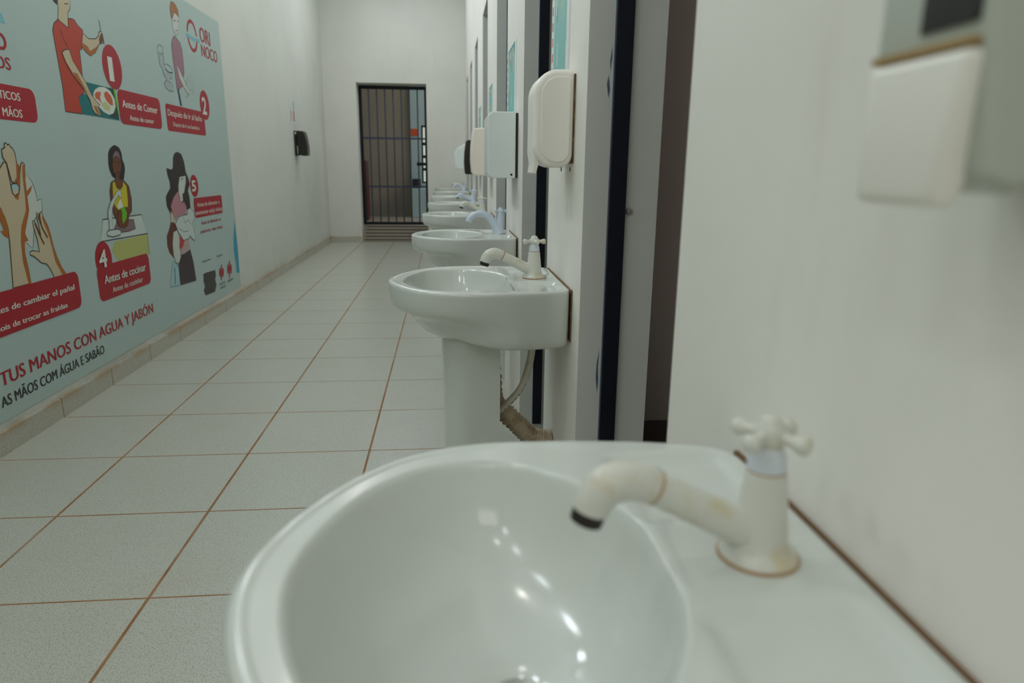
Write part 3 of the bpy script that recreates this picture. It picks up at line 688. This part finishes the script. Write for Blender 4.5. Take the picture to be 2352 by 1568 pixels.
 ('P','skin',2,[(2.754,0.59),(2.779,0.762),(2.783,0.812),(2.774,0.853),(2.744,0.912),(2.772,1.015),(2.822,1.055),(2.837,1.047),(2.841,0.986),(2.845,0.94),(2.873,0.914),(2.895,0.956),(2.909,1.006),(2.928,1.047),(2.94,1.054),(2.952,1.048),(2.942,1.005),(2.934,0.963),(2.935,0.912),(2.922,0.852),(2.903,0.823),(2.873,0.77),(2.861,0.71),(2.868,0.644),(2.872,0.588)]),
 ('L','brown',2.5,[(2.754,0.59),(2.779,0.762),(2.783,0.812),(2.774,0.853),(2.744,0.912),(2.772,1.015),(2.822,1.055),(2.837,1.047),(2.841,0.986),(2.845,0.94),(2.873,0.914),(2.895,0.956),(2.909,1.006),(2.928,1.047),(2.94,1.054),(2.952,1.048),(2.942,1.005),(2.934,0.963),(2.935,0.912),(2.922,0.852),(2.903,0.823),(2.873,0.77),(2.861,0.71),(2.868,0.644),(2.872,0.588),(2.754,0.59)],0.006),
 ('P','shade',4,[(2.942,1.005),(2.937,0.92),(2.934,0.869),(2.902,0.819),(2.878,0.773),(2.861,0.71),(2.872,0.588),(2.855,0.588),(2.841,0.678),(2.848,0.755),(2.867,0.813),(2.913,0.87),(2.922,0.921),(2.927,1.005),(2.936,1.043),(2.95,1.048)]),
 ('P','shade',3,[(2.908,1.047),(2.92,1.039),(2.889,0.939),(2.873,0.912),(2.857,0.919),(2.845,0.938),(2.868,0.973),(2.893,0.985)]),
 ('P','skin',4,[(2.821,1.099),(2.843,1.107),(2.841,1.119),(2.855,1.125),(2.859,1.116),(2.871,1.12),(2.878,1.11),(2.89,1.105),(2.9,1.088),(2.9,1.064),(2.905,1.031),(2.895,0.993),(2.876,0.975),(2.853,0.981),(2.846,1.006),(2.838,1.051),(2.82,1.071)]),
 ('L','ink',4.5,[(2.821,1.099),(2.843,1.107),(2.841,1.119),(2.855,1.125),(2.859,1.116),(2.871,1.12),(2.878,1.11),(2.89,1.105),(2.9,1.088),(2.9,1.064),(2.905,1.031),(2.895,0.993),(2.876,0.975),(2.853,0.981),(2.846,1.006),(2.838,1.051),(2.82,1.071),(2.821,1.099)],0.005),
 ('P','shade',5,[(2.899,1.088),(2.9,1.064),(2.905,1.031),(2.895,0.993),(2.876,0.975),(2.863,0.979),(2.886,0.998),(2.896,1.047)]),
 ('P','cyanlt',5,[(2.843,0.969),(2.858,0.975),(2.882,0.973),(2.892,0.96),(2.884,0.939),(2.864,0.931),(2.845,0.938)]),
 ('L','ink',5.5,[(2.843,0.969),(2.858,0.975),(2.882,0.973),(2.892,0.96),(2.884,0.939),(2.864,0.931),(2.845,0.938),(2.843,0.969)],0.004),
 ('P','skin',6,[(2.851,0.948),(2.864,0.958),(2.876,0.956),(2.877,0.939),(2.861,0.932),(2.85,0.936)]),
 ('P','shade',3,[(2.935,0.942),(2.982,0.967),(2.966,0.943),(2.935,0.922)]),
 ('P','shade',3,[(2.882,0.786),(2.899,0.754),(2.869,0.753)]),
 ('P','shade',3,[(2.733,0.872),(2.763,0.887),(2.774,0.853),(2.783,0.812),(2.776,0.775),(2.752,0.787),(2.735,0.807),(2.757,0.805)]),
 ('P','skin',3,[(3.041,0.584),(3.017,0.627),(2.999,0.648),(2.961,0.658),(2.942,0.674),(2.915,0.691),(2.896,0.697),(2.896,0.71),(2.914,0.713),(2.961,0.703),(2.959,0.752),(2.946,0.802),(2.944,0.824),(2.955,0.829),(2.965,0.814),(2.982,0.777),(2.987,0.765),(2.985,0.804),(2.977,0.844),(2.983,0.858),(2.995,0.852),(3.005,0.813),(3.001,0.84),(3.006,0.858),(3.017,0.86),(3.026,0.836),(3.048,0.798),(3.058,0.761),(3.066,0.714),(3.08,0.67),(3.105,0.619),(3.138,0.585)]),
 ('L','ink',3.5,[(3.041,0.584),(3.017,0.627),(2.999,0.648),(2.961,0.658),(2.942,0.674),(2.915,0.691),(2.896,0.697),(2.896,0.71),(2.914,0.713),(2.961,0.703),(2.959,0.752),(2.946,0.802),(2.944,0.824),(2.955,0.829),(2.965,0.814),(2.982,0.777),(2.987,0.765),(2.985,0.804),(2.977,0.844),(2.983,0.858),(2.995,0.852),(3.005,0.813),(3.001,0.84),(3.006,0.858),(3.017,0.86),(3.026,0.836),(3.048,0.798),(3.058,0.761),(3.066,0.714),(3.08,0.67),(3.105,0.619),(3.138,0.585),(3.041,0.584)],0.004),
 ('P','shade',5,[(3.022,0.845),(3.048,0.798),(3.058,0.761),(3.066,0.714),(3.08,0.67),(3.105,0.619),(3.138,0.585),(3.104,0.585),(3.065,0.649),(3.054,0.715),(3.046,0.755),(3.028,0.8),(3.014,0.837)]),
 ('L','brown',5,[(2.958,0.819),(2.979,0.768),(3.001,0.729)],0.009),
 ('L','brown',5,[(2.986,0.848),(3.006,0.793),(3.032,0.753)],0.009),
 ('R','crimson',6,(2.357,0.425,3.223,0.588),0.035),
 ('T','white',8,'es de cambiar el pañal',(2.656,0.517),(3.178,0.506),0.025,'Antes de cambiar el pañal',1),
 ('T','white',8,'ois de trocar as fraldas',(2.639,0.451),(3.102,0.442),0.023,'Depois de trocar as fraldas',1),
 ('P','paper2',1,[(3.519,0.792),(3.954,0.788),(4.003,0.682),(3.474,0.691)]),
 ('L','ink',1.5,[(3.519,0.792),(3.954,0.788),(4.003,0.682),(3.474,0.691),(3.519,0.792)],0.005),
 ('P','yellow2',1,[(4.002,0.679),(3.995,0.57),(3.627,0.58),(3.572,0.637),(3.612,0.676)]),
 ('L','ink',2,[(4.003,0.682),(3.994,0.567)],0.004),
 ('P','mauvegrey',3,[(3.665,0.779),(3.853,0.768),(3.862,0.721),(3.778,0.714),(3.69,0.716),(3.617,0.736)]),
 ('L','brown',3.5,[(3.665,0.779),(3.853,0.768),(3.862,0.721),(3.778,0.714),(3.69,0.716),(3.617,0.736),(3.665,0.779)],0.005),
 ('P','hair',3,[(3.662,1.104),(3.686,1.126),(3.712,1.137),(3.738,1.144),(3.766,1.139),(3.788,1.131),(3.806,1.107),(3.806,1.074),(3.822,1.052),(3.823,1.025),(3.793,0.972),(3.74,0.981),(3.714,0.976),(3.672,0.993),(3.652,1.025),(3.649,1.057)]),
 ('P','mauvegrey',4,[(3.698,1.073),(3.713,1.1),(3.748,1.117),(3.775,1.107),(3.787,1.069),(3.768,1.082),(3.746,1.089),(3.721,1.084)]),
 ('P','brownskin',5,[(3.697,1.07),(3.721,1.084),(3.746,1.089),(3.771,1.082),(3.788,1.063),(3.786,1.036),(3.751,0.998),(3.74,0.981),(3.761,0.976),(3.798,0.967),(3.842,0.941),(3.855,0.872),(3.842,0.815),(3.8,0.792),(3.783,0.756),(3.732,0.733),(3.675,0.748),(3.634,0.817),(3.624,0.866),(3.627,0.925),(3.652,0.964),(3.683,0.971),(3.703,0.977),(3.709,1.001),(3.689,1.014),(3.687,1.046)]),
 ('L','ink',5.5,[(3.697,1.07),(3.721,1.084),(3.746,1.089),(3.771,1.082),(3.788,1.063),(3.786,1.036),(3.751,0.998),(3.74,0.981),(3.761,0.976),(3.798,0.967),(3.842,0.941),(3.855,0.872),(3.842,0.815),(3.8,0.792),(3.783,0.756),(3.732,0.733),(3.675,0.748),(3.634,0.817),(3.624,0.866),(3.627,0.925),(3.652,0.964),(3.683,0.971),(3.703,0.977),(3.709,1.001),(3.689,1.014),(3.687,1.046),(3.697,1.07)],0.004),
 ('L','ink',6,[(3.712,1.06),(3.729,1.061)],0.008),
 ('L','ink',6,[(3.75,1.06),(3.772,1.059)],0.008),
 ('L','ink',6,[(3.718,1.011),(3.746,1.011)],0.008),
 ('P','yellow',6,[(3.663,0.961),(3.686,0.97),(3.703,0.936),(3.737,0.927),(3.769,0.942),(3.783,0.967),(3.816,0.941),(3.81,0.874),(3.802,0.835),(3.749,0.838),(3.696,0.824),(3.665,0.842),(3.643,0.87)]),
 ('L','ink',6.5,[(3.663,0.961),(3.686,0.97),(3.703,0.936),(3.737,0.927),(3.769,0.942),(3.783,0.967),(3.816,0.941),(3.81,0.874),(3.802,0.835),(3.749,0.838),(3.696,0.824),(3.665,0.842),(3.643,0.87),(3.663,0.961)],0.003),
 ('P','white',7,[(3.731,0.883),(3.737,0.86),(3.755,0.837),(3.687,0.835),(3.686,0.852)]),
 ('P','green',8,[(3.717,0.834),(3.757,0.844),(3.779,0.808),(3.765,0.78),(3.726,0.756),(3.714,0.778),(3.729,0.811)]),
 ('P','brownskin',9,[(3.666,0.782),(3.697,0.828),(3.722,0.82),(3.717,0.778),(3.726,0.755),(3.788,0.773),(3.77,0.74),(3.726,0.733),(3.677,0.748)]),
 ('P','paper2',10,[(3.57,0.789),(3.582,0.831),(3.62,0.871),(3.699,0.92),(3.737,0.925),(3.741,0.888),(3.717,0.889),(3.712,0.904),(3.665,0.877),(3.625,0.839),(3.608,0.786),(3.6,0.738),(3.568,0.74),(3.581,0.785)]),
 ('L','grey',10.5,[(3.57,0.789),(3.582,0.831),(3.62,0.871),(3.699,0.92),(3.737,0.925),(3.741,0.888),(3.717,0.889),(3.712,0.904),(3.665,0.877),(3.625,0.839),(3.608,0.786),(3.6,0.738),(3.568,0.74),(3.581,0.785),(3.57,0.789)],0.004),
 ('P','paper2',10,[(3.541,0.732),(3.571,0.737),(3.659,0.735),(3.689,0.722),(3.675,0.706),(3.602,0.702),(3.541,0.713)]),
 ('L','ink',10.5,[(3.541,0.732),(3.571,0.737),(3.659,0.735),(3.689,0.722),(3.675,0.706),(3.602,0.702),(3.541,0.713),(3.541,0.732)],0.004),
 ('C','crimson',3,(3.478,0.606),(0.082,0.086),None),
 ('T','white',12,'4',(3.425,0.574),(3.504,0.568),0.084,None,1),
 ('R','crimson',2,(3.3935,0.4105,3.9785,0.578),0.035),
 ('T','white',12,'Antes de cocinar',(3.452,0.496),(3.921,0.484),0.042,None,1),
 ('T','white',12,'Antes de cozinhar',(3.519,0.441),(3.866,0.432),0.029,None,0),
 ('P','hair2',2,[(4.478,1.056),(4.49,1.095),(4.524,1.122),(4.571,1.13),(4.632,1.118),(4.666,1.071),(4.677,1.009),(4.713,0.968),(4.727,0.933),(4.682,0.892),(4.699,0.85),(4.697,0.786),(4.638,0.776),(4.492,0.791),(4.359,0.762),(4.315,0.813),(4.313,0.865),(4.345,0.89),(4.394,0.914),(4.397,0.953),(4.374,0.992),(4.369,1.033),(4.434,1.024),(4.467,1.03)]),
 ('P','pinkshirt',3,[(4.512,0.894),(4.52,0.857),(4.556,0.821),(4.595,0.826),(4.627,0.79),(4.605,0.739),(4.555,0.753),(4.479,0.748),(4.427,0.724),(4.389,0.777),(4.373,0.81),(4.431,0.86)]),
 ('P','paper',4,[(4.561,0.98),(4.664,0.987),(4.659,0.948),(4.611,0.881),(4.581,0.875),(4.578,0.834),(4.542,0.823),(4.518,0.884),(4.526,0.93)]),
 ('L','ink',4.5,[(4.561,0.98),(4.664,0.987),(4.659,0.948),(4.611,0.881),(4.581,0.875),(4.578,0.834),(4.542,0.823),(4.518,0.884),(4.526,0.93),(4.561,0.98)],0.003),
 ('L','ink',5,[(4.578,0.963),(4.617,0.969)],0.005),
 ('P','skin',3,[(4.366,0.785),(4.388,0.77),(4.409,0.742),(4.397,0.71),(4.347,0.72)]),
 ('L','ink',3.5,[(4.366,0.785),(4.388,0.77),(4.409,0.742),(4.397,0.71),(4.347,0.72),(4.366,0.785)],0.003),
 ('P','hair3',3,[(4.346,0.717),(4.447,0.699),(4.468,0.677),(4.429,0.667),(4.372,0.655),(4.333,0.562),(4.34,0.501),(4.279,0.542),(4.257,0.584),(4.265,0.642),(4.309,0.677)]),
 ('P','paper',4,[(4.369,0.657),(4.428,0.665),(4.464,0.616),(4.439,0.564),(4.449,0.501),(4.401,0.461),(4.36,0.471),(4.334,0.522),(4.336,0.589)]),
 ('L','ink',4.5,[(4.369,0.657),(4.428,0.665),(4.464,0.616),(4.439,0.564),(4.449,0.501),(4.401,0.461),(4.36,0.471),(4.334,0.522),(4.336,0.589),(4.369,0.657)],0.003),
 ('P','cyanlt',1,[(4.325,0.49),(4.394,0.439),(4.387,0.33),(4.231,0.343),(4.281,0.442)]),
 ('L','ink',1.5,[(4.325,0.49),(4.394,0.439),(4.387,0.33),(4.231,0.343),(4.281,0.442),(4.325,0.49)],0.003),
 ('L','navy',3,[(4.33,0.448),(4.314,0.349)],0.008),
 ('P','pinklt',4,[(4.509,0.595),(4.605,0.592),(4.615,0.525),(4.504,0.51),(4.438,0.509),(4.462,0.548)]),
 ('P','redbib',5,[(4.453,0.624),(4.537,0.592),(4.498,0.554),(4.448,0.543)]),
 ('P','skirt',3,[(4.439,0.511),(4.504,0.512),(4.616,0.527),(4.651,0.44),(4.67,0.313),(4.395,0.327),(4.397,0.46)]),
 ('P','paper2',6,[(4.477,0.741),(4.553,0.746),(4.629,0.745),(4.643,0.779),(4.69,0.783),(4.742,0.755),(4.744,0.712),(4.701,0.683),(4.714,0.635),(4.734,0.583),(4.7,0.572),(4.63,0.611),(4.616,0.595),(4.518,0.592),(4.45,0.645),(4.412,0.702)]),
 ('L','ink',6.5,[(4.477,0.741),(4.553,0.746),(4.629,0.745),(4.643,0.779),(4.69,0.783),(4.742,0.755),(4.744,0.712),(4.701,0.683),(4.714,0.635),(4.734,0.583),(4.7,0.572),(4.63,0.611),(4.616,0.595),(4.518,0.592),(4.45,0.645),(4.412,0.702),(4.477,0.741)],0.004),
 ('L','ink',7,[(4.551,0.739),(4.567,0.697),(4.64,0.712),(4.678,0.674)],0.003),
 ('L','ink',7,[(4.457,0.671),(4.542,0.643),(4.62,0.644)],0.003),
 ('C','crimson',3,(4.8045,0.919),(0.0745,0.071),None),
 ('T','white',6,'5',(4.754,0.886),(4.833,0.887),0.07,None,1),
 ('R','crimson',7,(4.7645,0.713,5.3425,0.841),0.02),
 ('T','white',9,'Antes de alimentar o',(4.819,0.782),(5.282,0.782),0.03,None,0),
 ('T','white',9,'amamantar un(a) niño(a)',(4.774,0.735),(5.333,0.728),0.029,None,0),
 ('T','crimson',3,'Antes de alimentar ou',(4.864,0.665),(5.281,0.657),0.026,None,0),
 ('T','crimson',3,'amamentar uma criança',(4.833,0.61),(5.306,0.6),0.026,None,0),
 ('T','ink',3,'Financiamiento:',(4.819,0.413),(4.994,0.409),0.013,None,0),
 ('T','ink',3,'Realización:',(5.123,0.411),(5.25,0.41),0.014,None,0),
 ('P','patch',3,[(4.801,0.334),(4.857,0.337),(5.054,0.329),(5.062,0.29),(5.039,0.262),(5.055,0.223),(5.01,0.179),(4.814,0.188),(4.787,0.226),(4.821,0.25),(4.799,0.292),(4.812,0.313)]),
 ('P','crimson',2.9,[(5.151,0.328),(5.171,0.326),(5.174,0.294),(5.153,0.266),(5.134,0.269),(5.135,0.3)]),
 ('P','crimson',3.0,[(5.195,0.348),(5.215,0.345),(5.209,0.289),(5.183,0.235),(5.163,0.238),(5.169,0.295)]),
 ('P','crimson',3.1,[(5.225,0.318),(5.245,0.315),(5.244,0.284),(5.227,0.254),(5.207,0.257),(5.204,0.289)]),
 ('P','crimson',2.9,[(5.341,0.33),(5.362,0.327),(5.365,0.291),(5.342,0.259),(5.321,0.262),(5.323,0.297)]),
 ('P','crimson',3.0,[(5.389,0.352),(5.41,0.349),(5.402,0.286),(5.373,0.225),(5.352,0.229),(5.36,0.292)]),
 ('P','crimson',3.1,[(5.421,0.319),(5.442,0.316),(5.44,0.28),(5.422,0.247),(5.4,0.25),(5.397,0.287)]),
 ('T','ink',3,'CÁRITAS',(5.118,0.207),(5.251,0.199),0.017,None,0),
 ('T','ink',3,'CÁRITAS',(5.308,0.201),(5.443,0.192),0.018,None,0),
 ('T','ink',3,'SUÍÇA',(5.13,0.178),(5.251,0.172),0.017,None,0),
 ('P','cyan',2,[(5.623,0.643),(5.621,0.557),(5.638,0.425),(5.629,0.222),(5.553,0.238),(5.551,0.322),(5.53,0.411),(5.557,0.519)]),
 ('T','crimson',3,'TUS MANOS CON AGUA Y JABÓN',(2.589,0.258),(3.958,0.238),0.055,None,1),
 ('T','ink',3,'AS MÃOS COM ÁGUA E SABÃO',(2.573,0.177),(3.365,0.163),0.043,None,1),
]
X0 = XL+.004
bm = bmesh.new(); bx(bm, XL+.0003,.9,.118, X0,5.640,2.068, 0)
def lx(lay): return X0+.0003+.0003*lay
def ngon(pts, lay, ci):
    vs = [bm.verts.new((lx(lay), y, z)) for y, z in pts]
    try: f = bm.faces.new(vs)
    except ValueError: return
    f.material_index = ci; f.normal_update()
def ribbon(pts, lay, ci, wd):
    P = [Vector((y,z)) for y, z in pts]; L = []; R = []
    n = len(P); closed = (P[0]-P[-1]).length < 1e-5
    for i in range(n):
        a = P[i-1] if i else (P[-2] if closed else P[0]); b = P[i+1] if i < n-1 else (P[1] if closed else P[-1])
        d = (b-a); d = d.normalized() if d.length > 1e-9 else Vector((1,0)); nn = Vector((-d.y,d.x))*wd/2
        L.append(P[i]+nn); R.append(P[i]-nn)
    for i in range(n-1):
        q = [L[i],L[i+1],R[i+1],R[i]]
        f = bm.faces.new([bm.verts.new((lx(lay),p.x,p.y)) for p in q]); f.material_index = ci
def add_text(s, p, q, h, full, bold, lay, ci):
    def build(txt):
        cu = bpy.data.curves.new('lettering','FONT'); cu.body = txt; cu.size = 1; cu.offset = .022 if len(txt) == 1 else 0; cu.resolution_u = 3
        ob = bpy.data.objects.new('lettering', cu); COL.objects.link(ob)
        dg = bpy.context.evaluated_depsgraph_get(); dg.update(); me = bpy.data.meshes.new_from_object(ob.evaluated_get(dg))
        bpy.data.objects.remove(ob); bpy.data.curves.remove(cu); return me
    me = build(s); xs = [v.co.x for v in me.vertices]; wd = max(xs)-min(xs); x1 = max(xs)
    sx = (q[0]-p[0])/wd; sz = h/.729
    if full: me = build(full); x1 = max(v.co.x for v in me.vertices)
    z0 = (p[1]+q[1])/2
    for k in ((0,) if len(s) == 1 else (-1.5,-.75,0,.75,1.5) if bold else (-.6,0,.6)):
        vs = [bm.verts.new((lx(lay)+.00001*k, q[0]+(v.co.x-x1+.016*k)*sx, z0+v.co.y*sz)) for v in me.vertices]
        for pl in me.polygons:
            try: f = bm.faces.new([vs[i] for i in pl.vertices]); f.material_index = ci
            except ValueError: pass
    bpy.data.meshes.remove(me)
for a in ART:
    kind, coln, lay = a[:3]; ci = names.index(coln)
    if kind == 'P': ngon(a[3], lay, ci)
    elif kind == 'L': ribbon(a[3], lay, ci, a[4])
    elif kind == 'C':
        (c0, c1), (ra, rb), inner = a[3:]; n = 48
        if inner:
            for k in range(n):
                if k in (23,24,25,0,47): continue
                A_, B_ = 2*math.pi*k/n, 2*math.pi*(k+1)/n
                pt = lambda an, s: (c0+ra*s*math.cos(an), c1+rb*s*math.sin(an))
                ngon([pt(A_,1),pt(B_,1),pt(B_,inner),pt(A_,inner)], lay, ci)
        else: ngon([(c0+ra*math.cos(2*math.pi*k/n), c1+rb*math.sin(2*math.pi*k/n)) for k in range(n)], lay, ci)
    elif kind == 'R':
        y0, z0, y1, z1 = a[3]; r = a[4]; ngon(round_rect(y0, z0, y1, z1, (r,r,r,r), 6), lay, ci)
    elif kind == 'T': add_text(*[a[3], a[4], a[5], a[6], a[7], a[8]], lay, ci)
me = bpy.data.meshes.new('printed_banner'); bm.to_mesh(me); bm.free()
for m in BM: me.materials.append(m)
o = bpy.data.objects.new('wall_banner', me); COL.objects.link(o)
tag(o, 'large pale blue printed handwashing banner with drawings and red captions covering the left wall', 'banner')

# ------------------------------------------------------------ ceiling lamps
for i, (x, y) in enumerate(LAMPS):
    l = empty('ceiling_lamp', (x,y,CEIL), 'bare bulb lamp on the ceiling, above the corridor', 'lamp', 'ceiling lamps')
    bm = bmesh.new(); lathe(bm, [(.001,0),(.05,0),(.05,-.02),(.03,-.04),(.018,-.07),(.001,-.07)], n=24); link('socket', bm, M_FRAMEW, l, smooth=True, angle=40)
    bm = bmesh.new(); sphere(bm, (0,0,-.105), .035, 10, 1.15); link('bulb', bm, M_LAMP, l, smooth=True)
    pl = bpy.data.lights.new('lamp_glow','AREA'); pl.shape = 'DISK'; pl.size = LAMPR*2; pl.energy = LAMPW; pl.color = (1,.965,.90)
    po = bpy.data.objects.new('lamp_glow', pl); COL.objects.link(po); po.parent = l; po.location = (0,0,-.16)
for y in FILL_VENTS:  # added fill light behind each vent opening
    area_light('fill_light', (XL-.03,y,(FILL_VENT_Z0+FILL_VENT_Z1)/2), (0,-math.radians(82),0), .38, .38, VENT_FILL_W*(.72 if y < 1.5 else 1.25), (.84,.94,1.0))
area_light('fill_light', (1.9,12,2.6), (0,math.radians(70),0), 1.2, 2, 55, (1,.95,.9))  # added fill light, unseen, that brightens the passage beyond the gate
# added fill lights, unseen: far skylight, transom behind the camera, first cubicle window
area_light('fill_light', (-.6,8.4,CEIL+.06), (0,0,0), 1.0, 2.2, FAR_FILL_W, (.86,.95,1.0))
area_light('fill_light', (-.5,-2.55,2.9), (math.radians(75),0,0), 1.6, .8, REAR_FILL_W, (1,.97,.92))
area_light('fill_light', (1.95,.9,2.3), (0,math.radians(75),0), .5, .6, 5, (1,.95,.9))
